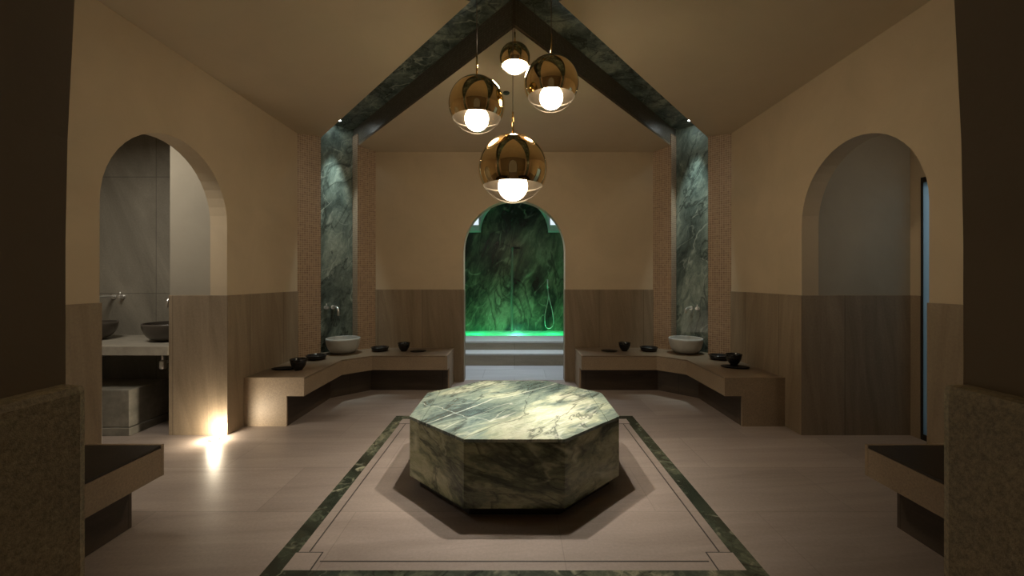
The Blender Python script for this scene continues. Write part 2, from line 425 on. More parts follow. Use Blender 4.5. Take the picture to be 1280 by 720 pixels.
AH, AS = 0.588, 1.88     # side arches
for s, nm in ((-1, 'left'), (1, 'right')):
    pts = arch_pts(1.2, 5.12, CY, AH, AS, AH, H0+0.02)
    bm = BM(); extrude_poly(bm, [(s*HW, u, z) for u, z in pts], (s*0.15, 0, 0))
    struct(link('wall_'+nm, bm, M['plaster']))
    xa, xb = sorted((s*(HW-0.008), s*(HW+0.16)))
    dado('trim_2' if s < 0 else 'trim_3', [(xa, xb, 1.2, CY-AH+0.008, 0, DADO), (xa, xb, CY+AH-0.008, 5.075, 0, DADO)])
# back wall with the arch to the pool alcove
RB, ZB = 0.69, 1.77
bm = BM(); extrude_poly(bm, [(u, YB, z) for u, z in arch_pts(-1.95, 1.95, 0, RB, ZB, RB, H0+0.02)], (0, 0.17, 0))
struct(link('wall_back', bm, M['plaster']))
dado('trim_4', [(-1.885, -RB+0.006, YB-0.008, YB+0.174, 0, DADO), (RB-0.006, 1.885, YB-0.008, YB+0.174, 0, DADO)])
# front wall: thick, with the tall arch one looks through
half = [(0.645, 0), (0.645, 1.45), (0.642, 1.6), (0.632, 1.8), (0.612, 2.0), (0.575, 2.2), (0.51, 2.4), (0.40, 2.58), (0.22, 2.72), (0.0, 2.78)]
pts = [(-3.0, 0)] + [(-x, z) for x, z in half] + [(x, z) for x, z in reversed(half[:-1])] + [(3.0, 0), (3.0, 3.5), (-3.0, 3.5)]
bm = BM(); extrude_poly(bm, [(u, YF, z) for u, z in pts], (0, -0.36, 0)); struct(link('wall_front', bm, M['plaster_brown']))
bm = BM()
for s in (-1, 1):
    xa, xb = sorted((s*0.618, s*2.3)); box(bm, xa, xb, YF-0.37, YF+0.006, 0, DADO)
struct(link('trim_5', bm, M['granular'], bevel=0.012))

# corner walls with the marble niches (sx, sy: which corner; the chamfer runs at 45 degrees)
T0, T1 = 0.27, 0.741
def corner_pts(sx, sy):
    A = Vector((sx*HW, CY+sy*1.83, 0)); B = Vector((sx*1.88, CY+sy*HW, 0))
    return A, B, Vector((sx*0.7071, sy*0.7071, 0))
ND = 0.15
for sx, sy, nm in ((-1, 1, 'back_left'), (1, 1, 'back_right'), (-1, -1, 'front_left'), (1, -1, 'front_right')):
    A, B, N = corner_pts(sx, sy)
    P = lambda t, d=0.0: A.lerp(B, t) + N*d
    bm = BM()
    for ta, tb in ((0.0, T0), (T1, 1.0)):
        q = [P(ta), P(tb), P(tb, ND+0.06), P(ta, ND+0.06)]
        if ta == 0.0: q[3] = P(ta+0.02, ND+0.02)
        extrude_poly(bm, q, (0, 0, 3.30))
    struct(link('wall_'+nm, bm, M['mosaic']))
    bm = BM(); extrude_poly(bm, [P(T0-0.05, ND), P(T1+0.05, ND), P(T1+0.05, ND+0.05), P(T0-0.05, ND+0.05)], (0, 0, 3.50))
    struct(link('wall_niche_'+nm, bm, M['marble_dark']))

# ceiling: shallow pyramid of four sails, cut by two crossing channels
bm = BM()
e = NW*math.sqrt(2)
def sail(rot):
    R = Matrix.Rotation(rot, 3, 'Z')
    L = HW + 0.06
    pl = [(0, e), (L-e, L), (-(L-e), L)]
    vs = []
    for u, v in pl:
        p = R @ Vector((u, v, 0)); vs.append(Vector((p.x, p.y+CY, zc(u, v))))
    extrude_poly(bm, vs, (0, 0, 0.03))
for k in range(4): sail(k*PI/2)
struct(link('ceiling', bm, M['plaster_ceiling']))
# channel cheeks (fine grey mosaic)
bm = BM()
for k in range(4):
    R = Matrix.Rotation(k*PI/2, 3, 'Z')
    for s in (-1, 1):
        L = HW + 0.0
        a = Vector((0, e, 0)); b = Vector((s*(L-e), L, 0))
        zs = (zc(0, e), zc(L-e, L))
        nrm = Vector((-s*0.7071, 0.7071, 0))
        q = [(a, zs[0]+0.001), (b, zs[1]+0.001), (b, zs[1]+CH+0.08), (a, zs[0]+CH+0.10)]
        vv = []
        for p, z in q:
            w = R @ p; vv.append(Vector((w.x, w.y+CY, z)))
        nn = R @ nrm
        extrude_poly(bm, vv, nn*0.012)
struct(link('trim_6', bm, M['mosaic_grey']))
# channel soffits (green marble)
bm = BM()
for k in range(4):
    R = Matrix.Rotation(k*PI/2 + PI/4, 3, 'Z')
    dl = 2.57*math.sqrt(2)
    L0, L1 = 0.0, 3.40
    hwid = NW+0.01
    zf = lambda r: H0 + SL*(HW - r/math.sqrt(2)) + CH
    vs = []
    for u, v in ((-hwid, hwid), (hwid, hwid), (hwid, L1), (-hwid, L1)):
        p = R @ Vector((u, v, 0)); vs.append(Vector((p.x, p.y+CY, zf(v))))
    extrude_poly(bm, vs, (0, 0, 0.02))
R = Matrix.Rotation(PI/4, 3, 'Z')
vs = [Vector(((R @ Vector((u, v, 0))).x, (R @ Vector((u, v, 0))).y+CY, zf(hwid))) for u, v in ((-hwid, -hwid), (hwid, -hwid), (hwid, hwid), (-hwid, hwid))]
extrude_poly(bm, vs, (0, 0, 0.02))
struct(link('trim_7', bm, M['marble_dark']))

# ------------------------------------------------------------------ washroom beyond the left arch
XJ = -3.08
bm = BM(); box(bm, XJ, -2.7205, CY+AH, CY+AH+0.16, 0, 2.95); struct(link('wall_washroom_return', bm, M['plaster_grey']))
dado('trim_8', [(XJ-0.006, -2.728, CY+AH-0.008, CY+AH+0.166, 0, DADO)])
bm = BM(); box(bm, -5.3, -2.72, 4.60, 4.75, 0, 2.95); struct(link('wall_washroom_back', bm, M['wash_tile']))
bm = BM(); box(bm, -5.45, -5.3, 1.2, 4.75, 0, 2.95); struct(link('wall_washroom_left', bm, M['plaster_grey']))
bm = BM(); box(bm, -5.45, -2.72, 1.05, 1.2, 0, 2.95); struct(link('wall_washroom_front', bm, M['plaster_grey']))
bm = BM(); box(bm, -5.45, -2.72, 1.05, 4.75, 2.95, 3.0); struct(link('ceiling_washroom', bm, M['plaster_grey']))

vt = thing('vanity_counter', 'pale grey stone vanity counter carrying two dark round basins in the left room', 'counter', (-4.18, 4.2, 0))
bm = BM(); box(bm, -1.1, 1.095, -0.39, 0.398, 0.714, 0.794); link('worktop', bm, M['counter'], vt, bevel=0.003)
bm = BM(); box(bm, -1.1, -1.02, -0.30, 0.398, 0.0, 0.714); link('support_panel', bm, M['concrete'], vt, bevel=0.003)
bl = thing('stone_block', 'grey stone block seat on the floor under the vanity counter', 'stone block', (-4.02, 4.03, 0))
bm = BM(); box(bm, -0.59, 0.59, -0.22, 0.22, 0.075, 0.405); link('block_body', bm, M['concrete'], bl, bevel=0.006)
bm = BM(); box(bm, -0.60, 0.60, -0.23, 0.22, 0.0, 0.070); link('block_plinth', bm, M['concrete'], bl, bevel=0.004)

def bowl_profile(R, h, rb, wall=0.012, pw=0.78):
    out = [(0, 0), (rb*0.96, 0)]
    n = 12
    for k in range(n+1):
        t = k/n
        out.append((rb+(R-rb)*math.sin(t*PI/2)**pw if k else rb, 0.004+(h-0.004)*(1-math.cos(t*PI/2))**0.9))
    out.append((R-wall*0.5, h+0.003)); out.append((R-wall, h))
    for k in range(n, -1, -1):
        t = k/n
        r = (rb*0.85+(R-wall-rb*0.85)*math.sin(t*PI/2)**pw) if k else 0
        out.append((r, wall+(h-wall-0.002)*(1-math.cos(t*PI/2))**0.9))
    return out

def make_basin(name, label, mat, R, h, loc):
    t = thing(name, label, 'basin', loc)
    bm = BM(); lathe(bm, bowl_profile(R, h, R*0.45, 0.013), 56); link('bowl', bm, mat, t, smooth=True)
    bm = BM(); lathe(bm, [(0, 0.0145), (0.028, 0.0145), (0.028, 0.018), (0, 0.020)], 24); link('drain_plug', bm, M['chrome'], t, smooth=False)
    return t
make_basin('vessel_basin', 'dark round vessel basin on the vanity counter, cut off by the arch edge at left', M['basin_dark'], 0.245, 0.17, (-4.23, 4.22, 0.7945))
make_basin('vessel_basin', 'dark round vessel basin on the vanity counter, next to the pale return wall', M['basin_dark'], 0.245, 0.17, (-3.362, 4.22, 0.7945))

def wall_faucet(label, root, nrm, side, length, drop, cat='faucet', group=None, hoff=0.1):
    """Two-hole wall tap: curved spout and a lever handle beside it. nrm points off the wall."""
    n = Vector(nrm).normalized(); sd = Vector((0, 0, 1)).cross(n)*side
    t = thing('wall_faucet', label, cat, root, 0, group)
    def disc(bm, at, r, l):
        tube(bm, [at, at+n*l], r, 24)
    bm = BM(); disc(bm, Vector((0, 0, 0)), 0.026, 0.012); link('escutcheon', bm, M['chrome'], t)
    p = [Vector((0, 0, 0))+n*0.01, n*length*0.45+Vector((0, 0, 0.006)), n*length*0.82+Vector((0, 0, -0.004)), n*length*0.97+Vector((0, 0, -drop*0.35)), n*length+Vector((0, 0, -drop))]
    bm = BM(); tube(bm, smoothpath(p, 7), 0.0135, 14); link('spout', bm, M['chrome'], t, smooth=True)
    bm = BM(); disc(bm, sd*hoff, 0.024, 0.012); disc(bm, sd*hoff+n*0.012, 0.017, 0.045); h = link('handle', bm, M['chrome'], t)
    bm = BM(); tube(bm, [sd*hoff+n*0.045, sd*hoff+n*0.05+Vector((0, 0, 0.05))+sd*0.01], 0.006, 10); link('lever', bm, M['chrome'], h, smooth=True)
    return t
wall_faucet('chrome wall faucet with long straight spout above the dark basin at the arch edge', (-4.30, 4.60, 1.205), (0, -1, 0), 1, 0.26, 0.03)
wall_faucet('chrome wall faucet half hidden by the pale return wall', (-3.52, 4.60, 1.205), (0, -1, 0), 1, 0.26, 0.10)
for x, lb in ((-4.23, 'chrome bottle trap under the dark basin at the arch edge'), (-3.30, 'chrome bottle trap under the dark basin beside the return wall')):
    t = thing('bottle_trap', lb, 'pipe', (x, 4.02 if x > -4 else 4.08, 0.55))
    bm = BM(); tube(bm, [(0, 0, 0.163), (0, 0, 0.06)], 0.014, 14); link('tailpipe', bm, M['chrome'], t, smooth=True)
    bm = BM(); lathe(bm, [(0, 0), (0.024, 0.0), (0.03, 0.012), (0.03, 0.075), (0.014, 0.085), (0, 0.085)], 20); link('cup', bm, M['chrome'], t, smooth=True)
    bm = BM(); tube(bm, [(0, 0.02, 0.06), (0, 0.573 if x > -4 else 0.513, 0.06)], 0.013, 12); link('outlet_pipe', bm, M['chrome'], t, smooth=True)

# ------------------------------------------------------------------ room beyond the right arch, with the glazed door
bm = BM(); box(bm, 2.7205, 3.70, CY+AH, CY+AH+0.16, 0, 2.95); struct(link('wall_lobby_back', bm, M['plaster_grey']))
dado('trim_9', [(2.728, 3.55, CY+AH-0.008, CY+AH+0.05, 0, DADO)])
DX, DY0, DY1, DZ = 3.54, 2.80, 3.725, 2.276
bm = BM(); extrude_poly(bm, [(DX, u, z) for u, z in ((1.2, 0), (DY0, 0), (DY0, DZ), (DY1, DZ), (DY1, 0), (CY+AH, 0), (CY+AH, 2.95), (1.2, 2.95))], (0.14, 0, 0))
struct(link('wall_lobby_right', bm, M['plaster']))
dado('trim_10', [(DX-0.006, DX+0.03, DY1+0.002, CY+AH-0.008, 0, DADO), (DX-0.006, DX+0.03, 1.2, DY0-0.002, 0, DADO)])
bm = BM(); box(bm, 2.72, 3.68, 1.05, 1.2, 0, 2.95); struct(link('wall_lobby_front', bm, M['plaster_grey']))
bm = BM(); box(bm, 2.72, 3.70, 1.05, 4.0, 2.95, 3.0); struct(link('ceiling_lobby', bm, M['plaster_grey']))
bm = BM(); fx0, fx1 = DX-0.005, DX+0.06
box(bm, fx0, fx1, DY1-0.018, DY1, 0, DZ); box(bm, fx0, fx1, DY0, DY0+0.04, 0, DZ); box(bm, fx0, fx1, DY0+0.04, DY1-0.018, DZ-0.045, DZ); box(bm, fx0, fx1, DY0+0.04, DY1-0.018, 0, 0.05)
dr = struct(link('door_1', bm, M['door_frame'], bevel=0.002))
bm = BM(); box(bm, DX+0.000, DX+0.010, DY0+0.041, DY1-0.019, 0.051, DZ-0.046); link('door_glass', bm, M['frosted'], dr)
bm = BM(); tube(bm, [(DX-0.02, 2.92, 0.9), (DX-0.02, 2.92, 1.3)], 0.011, 12); link('door_handle', bm, M['chrome'], dr, smooth=True)
# corridor behind the glass
bm = BM(); box(bm, 4.9, 5.0, 2.0, 4.4, 0, 2.6); box(bm, 3.70, 4.9, 4.3, 4.4, 0, 2.6); box(bm, 3.70, 4.9, 2.0, 2.1, 0, 2.6); box(bm, 3.68, 5.0, 2.0, 4.4, 2.6, 2.66)
struct(link('wall_corridor', bm, M['plaster_pale']))

# ------------------------------------------------------------------ pool alcove beyond the back arch
YM = 8.70
bm = BM(); box(bm, -1.25, 1.25, YM, YM+0.1, 0, 3.25); struct(link('wall_pool_back', bm, M['marble_wall']))
for s, nm in ((-1, 'left'), (1, 'right')):
    xa, xb = sorted((s*1.10, s*1.25))
    bm = BM(); box(bm, xa, xb, 5.98, YM, 0, 2.36); struct(link('wall_pool_'+nm, bm, M['marble_wall']))
    bm = BM(); box(bm, xa, xb, 5.98, YM, 2.36, 3.25); struct(link('wall_pool_upper_'+nm, bm, M['plaster_pale']))
bm = BM(); box(bm, -1.25, 1.25, 5.98, YM+0.1, 3.25, 3.3); struct(link('ceiling_alcove', bm, M['plaster_pale']))
# pale arch in front of the marble, with a small lit window at each haunch
WZ0, WZ1, WX0, WX1 = 2.42, 2.82, 0.69, 0.95
pts = [(-1.10, 2.33), (-0.68, 2.33)] + [(0.68*math.cos(PI-PI*k/24), 2.33+0.68*math.sin(PI-PI*k/24)) for k in range(1, 24)] + [(0.68, 2.33), (1.10, 2.33), (1.10, 3.25), (-1.10, 3.25)]
bm = BM(); extrude_poly(bm, [(u, 8.34, z) for u, z in pts], (0, 0.34, 0)); struct(link('wall_pool_arch', bm, M['plaster_pale']))
for s, nm in ((-1, 'window_1'), (1, 'window_2')):
    xa, xb = sorted((s*0.685, s*1.0))
    bm = BM(); box(bm, xa, xb, 8.325, 8.339, WZ0, WZ1)
    w = struct(link(nm, bm, M['plaster_pale'], bevel=0.003))
    bm = BM(); box(bm, xa+0.012, xb-0.012, 8.318, 8.3245, WZ0+0.02, WZ1-0.02); link('window_pane', bm, M['window_glow'], w)
# steps and pool rim
bm = BM(); box(bm, -1.10, 1.10, 6.88, 7.225, 0, 0.165); box(bm, -1.10, 1.10, 7.225, 7.40, 0, 0.312); struct(link('step_riser', bm, M['step_stone']))
bm = BM(); box(bm, -1.10, 1.10, 6.865, 7.224, 0.165, 0.193); struct(link('step_tread', bm, M['step_tread'], bevel=0.004))
bm = BM(); box(bm, -1.10, 1.10, 7.205, 7.86, 0.312, 0.345); struct(link('pool_rim', bm, M['step_tread'], bevel=0.004))
bm = BM(); box(bm, -1.10, 1.10, 7.80, YM, -0.15, -0.10); box(bm, -1.10, 1.10, 7.80, 7.86, -0.10, 0.312); struct(link('pool_lining', bm, M['pool_lining']))
# water with gentle ripples
bm = BM(); nx, ny = 60, 24
gv = [[None]*(ny+1) for _ in range(nx+1)]
for i in range(nx+1):
    for j in range(ny+1):
        x = -1.10+2.2*i/nx; y = 7.861+(YM-7.862)*j/ny; r = math.hypot(x+0.05, y-8.5)
        gv[i][j] = bm.verts.new((x, y, 0.335+0.006*math.sin(r*34)*math.exp(-r*2.2)+0.002*math.sin(9*x+5*y)))
for i in range(nx):
    for j in range(ny): bm.faces.new([gv[i][j], gv[i+1][j], gv[i+1][j+1], gv[i][j+1]])
w = struct(link('pool_water', bm, M['water'], smooth=True))
# underwater lamps
pl = thing('underwater_light', 'round white underwater lamp glowing in the middle of the green pool', 'light', (0.0, 7.95, 0.22))
bm = BM(); tube(bm, [(0, -0.088, 0), (0, -0.05, 0)], 0.085, 28); link('housing', bm, M['chrome'], pl)
bm = BM(); tube(bm, [(0, -0.05, 0), (0, -0.04, 0)], 0.075, 28); link('lens', bm, M['led_white'], pl)
ls = thing('light_strip', 'green light strip under the water along the front pool rim', 'light', (0, 7.8615, 0.10))
bm = BM(); box(bm, -1.05, 1.05, 0, 0.012, 0, 0.05); link('channel', bm, M['chrome'], ls)
bm = BM(); box(bm, -1.04, 1.04, 0.0125, 0.018, 0.008, 0.042); link('diffuser', bm, M['led_green'], ls)
# water spout and stream, shower hose
ws = thing('water_spout', 'dark slot spout on the green marble wall above the pool', 'spout', (0.04, YM, 2.02))
bm = BM(); box(bm, -0.075, 0.075, -0.05, 0, -0.012, 0.012); link('spout_body', bm, M['door_frame'], ws, bevel=0.003)
bm = BM(); box(bm, -0.085, 0.085, -0.006, 0, -0.022, -0.0125); box(bm, -0.085, 0.085, -0.006, 0, 0.0125, 0.022); link('face_plate', bm, M['door_frame'], ws)
bm = BM(); tube(bm, smoothpath([(-0.035, 8.645, 2.02), (-0.04, 8.60, 1.95), (-0.045, 8.58, 1.6), (-0.05, 8.57, 1.0), (-0.05, 8.57, 0.34)], 8), [0.018+0.008*k/32 for k in range(33)], 12)
tag(link('water_stream', bm, M['stream'], smooth=True), 'thin stream of water falling down the marble wall into the green pool', 'water')
sh = thing('shower_hose', 'thin looped shower hose hanging on the marble wall at the right of the pool', 'hose', (0.68, YM-0.02, 1.22))
bm = BM(); tube(bm, [(0, 0.019, 0), (0, -0.03, 0)], 0.018, 16); link('wall_bracket', bm, M['chrome'], sh)
bm = BM(); tube(bm, smoothpath([(0, -0.02, -0.01), (0.0, -0.025, -0.25), (-0.06, -0.03, -0.55), (-0.05, -0.03, -0.78), (0.03, -0.03, -0.83), (0.11, -0.03, -0.74), (0.09, -0.03, -0.5), (0.02, -0.035, -0.2), (-0.01, -0.04, 0.02)], 8), 0.008, 10); link('hose', bm, M['chrome'], sh, smooth=True)
bm = BM(); tube(bm, [(-0.01, -0.045, -0.03), (-0.012, -0.06, 0.16)], [0.011, 0.014], 14); link('hand_spray', bm, M['chrome'], sh, smooth=True)

# ------------------------------------------------------------------ stone benches in the corners
def bench(sx, sy, label):
    t = thing('corner_bench', label, 'bench', (sx*2.1, CY+sy*2.05, 0), 0, 'corner benches')
    ox, oy = sx*2.1, CY+sy*2.05
    A, B, N = corner_pts(sx, sy)
    g = 0.0085
    nich = [A.lerp(B, T0+0.004) , A.lerp(B, T0+0.004)+N*(ND-0.002), A.lerp(B, T1-0.004)+N*(ND-0.002), A.lerp(B, T1-0.004)]
    W = [(sx*(HW-g), CY+sy*0.83), (sx*(HW-g), CY+sy*1.825)] + [(p.x, p.y) for p in nich] + [(sx*1.88, CY+sy*(HW-g)), (sx*0.835, CY+sy*(HW-g))]
    W[2:6] = [(x - (0 if i in (1, 2) else N.x*0.003), y - (0 if i in (1, 2) else N.y*0.003)) for i, (x, y) in enumerate(W[2:6])]
    F = [(sx*0.835, CY+sy*1.96), (sx*1.73, CY+sy*1.96), (sx*1.99, CY+sy*1.70), (sx*1.99, CY+sy*0.83)]
    i = 0.165
    G = [(sx*0.835, CY+sy*(1.96+i)), (sx*(1.73+i*0.41), CY+sy*(1.96+i)), (sx*(1.99+i), CY+sy*(1.70+i*0.41)), (sx*(1.99+i), CY+sy*0.83)]
    loc = lambda L: [(x-ox, y-oy) for x, y in L]
    bm = BM(); prism(bm, loc(W+F), 0.2855, 0.443); link('seat', bm, M['bench'], t, bevel=0.003)
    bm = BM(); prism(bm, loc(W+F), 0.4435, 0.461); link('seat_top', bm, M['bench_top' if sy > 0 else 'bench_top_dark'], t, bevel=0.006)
    Wb = [W[0], W[1], (sx*1.885, CY+sy*(HW-g)), W[-1]]
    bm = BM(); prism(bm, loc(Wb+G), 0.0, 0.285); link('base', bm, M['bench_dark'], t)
    bm = BM()
    xa, xb = sorted((sx*(1.99+i)-ox, sx*(HW-g)-ox)); ya, yb = sorted((CY+sy*0.8295-oy, CY+sy*0.81-oy))
    box(bm, xa, xb, ya, yb, 0 if sy > 0 else 0.2855, 0.461)
    xc, xd = sorted((sx*1.99-ox, sx*(1.99+i)-ox)); box(bm, xc, xd, ya, yb, 0.2855, 0.461)
    bmesh.ops.remove_doubles(bm, verts=bm.verts, dist=1e-5); link('end_panel', bm, M['bench'], t)
    bm = BM()
    xa, xb = sorted((sx*0.8345-ox, sx*0.815-ox)); ya, yb = sorted((CY+sy*(1.96+i)-oy, CY+sy*(HW-g)-oy))
    box(bm, xa, xb, ya, yb, 0, 0.461)
    yc, yd = sorted((CY+sy*1.96-oy, CY+sy*(1.96+i)-oy)); box(bm, xa, xb, yc, yd, 0.2855, 0.461)
    bmesh.ops.remove_doubles(bm, verts=bm.verts, dist=1e-5); link('end_panel', bm, M['bench'], t)
    return t
bench(-1, 1, 'brown stone corner bench at left of the pool arch, under the marble niche')
bench(1, 1, 'brown stone corner bench at right of the pool arch, under the marble niche')
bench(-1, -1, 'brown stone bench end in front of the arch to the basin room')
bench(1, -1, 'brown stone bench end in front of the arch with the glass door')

ZT = 0.4615
# pale basins in the niches, with their faucets
make_basin('stone_basin', 'pale round basin on the left corner bench', M['basin_pale'], 0.205, 0.19, (-2.155, 5.385, ZT))
make_basin('stone_basin', 'pale round basin on the right corner bench', M['basin_pale'], 0.205, 0.19, (2.155, 5.385, ZT))
q = 0.7071
wall_faucet('chrome wall faucet on the green marble niche above the left pale basin', (-2.345, 5.525, 1.03), (q, -q, 0), -1, 0.17, 0.10, hoff=0.09)
wall_faucet('chrome wall faucet on the green marble niche above the right pale basin', (2.300, 5.570, 1.015), (-q, -q, 0), 1, 0.17, 0.06, hoff=0.09)

# black bowls, shallow dishes and flat oval plates along the benches
def make_bowl(R, h):
    t = thing('black_bowl', '', 'bowl', (0, 0, 0), 0, 'black bowls on the corner benches')
    prof = [(0, 0), (R*0.46, 0), (R*0.50, 0.010), (R*0.68, h*0.22), (R*0.85, h*0.46), (R*0.95, h*0.72), (R, h), (R-0.004, h+0.002), (R-0.008, h-0.001), (R*0.88, h*0.70), (R*0.74, h*0.44), (R*0.5, h*0.22), (0, h*0.14)]
    bm = BM(); lathe(bm, prof, 40); link('bowl_body', bm, M['black'], t, smooth=True)
    bm = BM(); lathe(bm, [(R*0.985, h-0.006), (R+0.003, h-0.004), (R+0.003, h+0.002), (R*0.97, h+0.004)], 40); link('rim', bm, M['black'], t, smooth=True)
    return t
def make_dish(R, h):
    t = thing('black_dish', '', 'dish', (0, 0, 0), 0, 'black shallow dishes on the corner benches')
    prof = [(0, 0), (R*0.80, 0), (R*0.9, 0.006), (R*0.98, h*0.5), (R, h), (R-0.006, h+0.002), (R-0.012, h-0.002), (R*0.86, 0.014), (0, 0.010)]
    bm = BM(); lathe(bm, prof, 44); link('dish_body', bm, M['black'], t, smooth=True)
    bm = BM(); tube(bm, smoothpath([((R+0.002)*math.cos(a), (R+0.002)*math.sin(a), h-0.004) for a in [2*PI*k/24 for k in range(25)]], 2), 0.005, 8); link('rim', bm, M['black'], t, smooth=True)
    return t
def make_plate():
    bm = BM(); lathe(bm, [(0, 0), (0.085, 0), (0.105, 0.006), (0.112, 0.012), (0.106, 0.0135), (0.09, 0.009), (0, 0.008)], 44, sx=1.0, sy=0.62)
    return tag(link('oval_plate', bm, M['black_matte'], smooth=True), '', 'plate', 'black oval plates on the corner benches')
b0, d0, p0 = make_bowl(0.080, 0.112), make_dish(0.108, 0.052), make_plate()
def place(src, first, x, y, z, rz, label, s=1.0):
    o = src if first else (copy_tree(src) if src.type == 'EMPTY' else src.copy())
    if not first and src.type != 'EMPTY': COL.objects.link(o)
    o.location = (x, y, z); o.rotation_euler = (0, 0, rz); o.scale = (s, s, s); o['label'] = label
place(b0, True, -2.212, 4.385, ZT, 0.3, 'black bowl near the front end of the left corner bench')
place(b0, False, 2.345, 4.575, ZT+0.0165, 0.3, 'black bowl near the front end of the right corner bench')
place(b0, False, -1.425, 5.52, ZT, 1.3, 'black bowl between left dish and oval plate, left of the pool arch', 0.95)
place(b0, False, 1.425, 5.54, ZT, 1.3, 'black bowl between right dish and oval plate, right of the pool arch', 0.95)
place(d0, True, -2.295, 4.96, ZT, 0, 'shallow black dish beside the left pale basin, nearer the left side wall')
place(d0, False, 2.375, 4.96, ZT, 0, 'shallow black dish beside the right pale basin, nearer the right side wall')
place(d0, False, -1.74, 5.54, ZT, 0, 'shallow black dish between left pale basin and the pool arch')
place(d0, False, 1.74, 5.54, ZT, 0, 'shallow black dish between right pale basin and the pool arch')
place(p0, True, -2.385, 4.43, ZT, 0.25, 'flat black oval plate left of the bowl at the front end of the left bench', 1.05)
place(p0, False, 2.320, 4.50, ZT, -0.35, 'flat black oval plate under the bowl on the right bench', 1.25)
place(p0, False, -1.235, 5.49, ZT, 0.35, 'flat black oval plate on the left bench end beside the pool arch', 0.95)
place(p0, False, 1.22, 5.51, ZT, -0.35, 'flat black oval plate on the right bench end beside the pool arch', 0.95)

# ------------------------------------------------------------------ the octagonal heated stone in the middle
TC = (0.0, 3.185)
S = 1.418; ap = S/2; sd = S*(math.sqrt(2)-1)/2
oc = [(-sd, -ap), (sd, -ap), (ap, -sd), (ap, sd), (sd, ap), (-sd, ap), (-ap, sd), (-ap, -sd)]
tb = thing('octagonal_table', 'large octagonal green marble massage table in the middle of the floor', 'table', (TC[0], TC[1], 0))
Z0, Z1 = 0.067, 0.470
JX = 0.61
k = ap-JX
full = [((-sd, -ap), (sd, -ap), (JX, -ap+ (JX-sd)), (JX, ap-(JX-sd)), (sd, ap), (-sd, ap), (-JX, ap-(JX-sd)), (-JX, -ap+(JX-sd)))]
gp = 0.0012
yj = ap-(JX-sd)
for pts in ([(-sd, -ap), (sd, -ap), (JX-gp, -yj), (JX-gp, yj), (sd, ap), (-sd, ap), (-JX+gp, yj), (-JX+gp, -yj)],
            [(JX+gp, -yj), (ap, -sd), (ap, sd), (JX+gp, yj)], [(-JX-gp, -yj), (-JX-gp, yj), (-ap, sd), (-ap, -sd)]):
    bm = BM(); prism(bm, pts, Z1-0.02, Z1); link('top_slab', bm, M['marble_top'], tb, bevel=0.003)
for i in range(8):
    a, b = Vector((*oc[i], 0)), Vector((*oc[(i+1) % 8], 0))
    m = (a+b)/2; n = m.normalized(); d = (b-a).normalized()
    q4 = [a+d*0.001-n*0.002, b-d*0.001-n*0.002, b-d*0.012-n*0.022, a+d*0.012-n*0.022]
    bm = BM(); extrude_poly(bm, [(p.x, p.y, Z0) for p in q4], (0, 0, Z1-0.0215-Z0)); link('side_panel', bm, M['marble_side'], tb, bevel=0.0015)
bm = BM(); prism(bm, [(x*0.965, y*0.965) for x, y in oc], Z0, Z1-0.021); link('core', bm, M['slot'], tb)
bm = BM(); prism(bm, [(x*0.91, y*0.91) for x, y in oc], 0.0, Z0); link('plinth', bm, M['slot'], tb)

# ------------------------------------------------------------------ slot drains and their corner covers round the table
DL = 1.048; CS = 0.072
cov = [(-1, -1, 'stone drain cover at the front left corner of the marble border'), (1, -1, 'stone drain cover at the front right corner of the marble border'),
       (-1, 1, 'stone drain cover at the rear left corner, behind the table'), (1, 1, 'stone drain cover at the rear right corner, behind the table')]
for sx, sy, lb in cov:
    x, y = sx*DL, BC+sy*(DL-0.01)
    t = thing('drain_cover', lb, 'drain cover', (x, y, 0), 0, 'drain covers at the border corners')
    bm = BM()
    for a in ((-CS, CS, -CS, -CS+0.006), (-CS, CS, CS-0.006, CS), (-CS, -CS+0.006, -CS+0.006, CS-0.006), (CS-0.006, CS, -CS+0.006, CS-0.006)):
        box(bm, *a, 0.0, 0.0014)
    link('joint_frame', bm, M['slot'], t)
    bm = BM(); box(bm, -CS+0.0065, CS-0.0065, -CS+0.0065, CS-0.0065, 0.0, 0.0018); link('cover_tile', bm, M['floor'], t)
LL = DL-0.01-CS-0.004
for dx, dy, lb in ((-1, 0, 'slot drain line in the floor along the left side of the table'), (1, 0, 'slot drain line in the floor along the right side of the table'),
                   (0, -1, 'slot drain line in the floor in front of the table'), (0, 1, 'slot drain line in the floor behind the table')):
    bm = BM()
    if dx: box(bm, dx*DL-0.0035, dx*DL+0.0035, BC-LL, BC+LL, 0.0, 0.0014)
    else: box(bm, -LL, LL, BC+dy*(DL-0.01)-0.0035, BC+dy*(DL-0.01)+0.0035, 0.0, 0.0014)
    o = tag(link('slot_drain', bm, M['slot']), lb, 'drain', 'slot drains round the table')

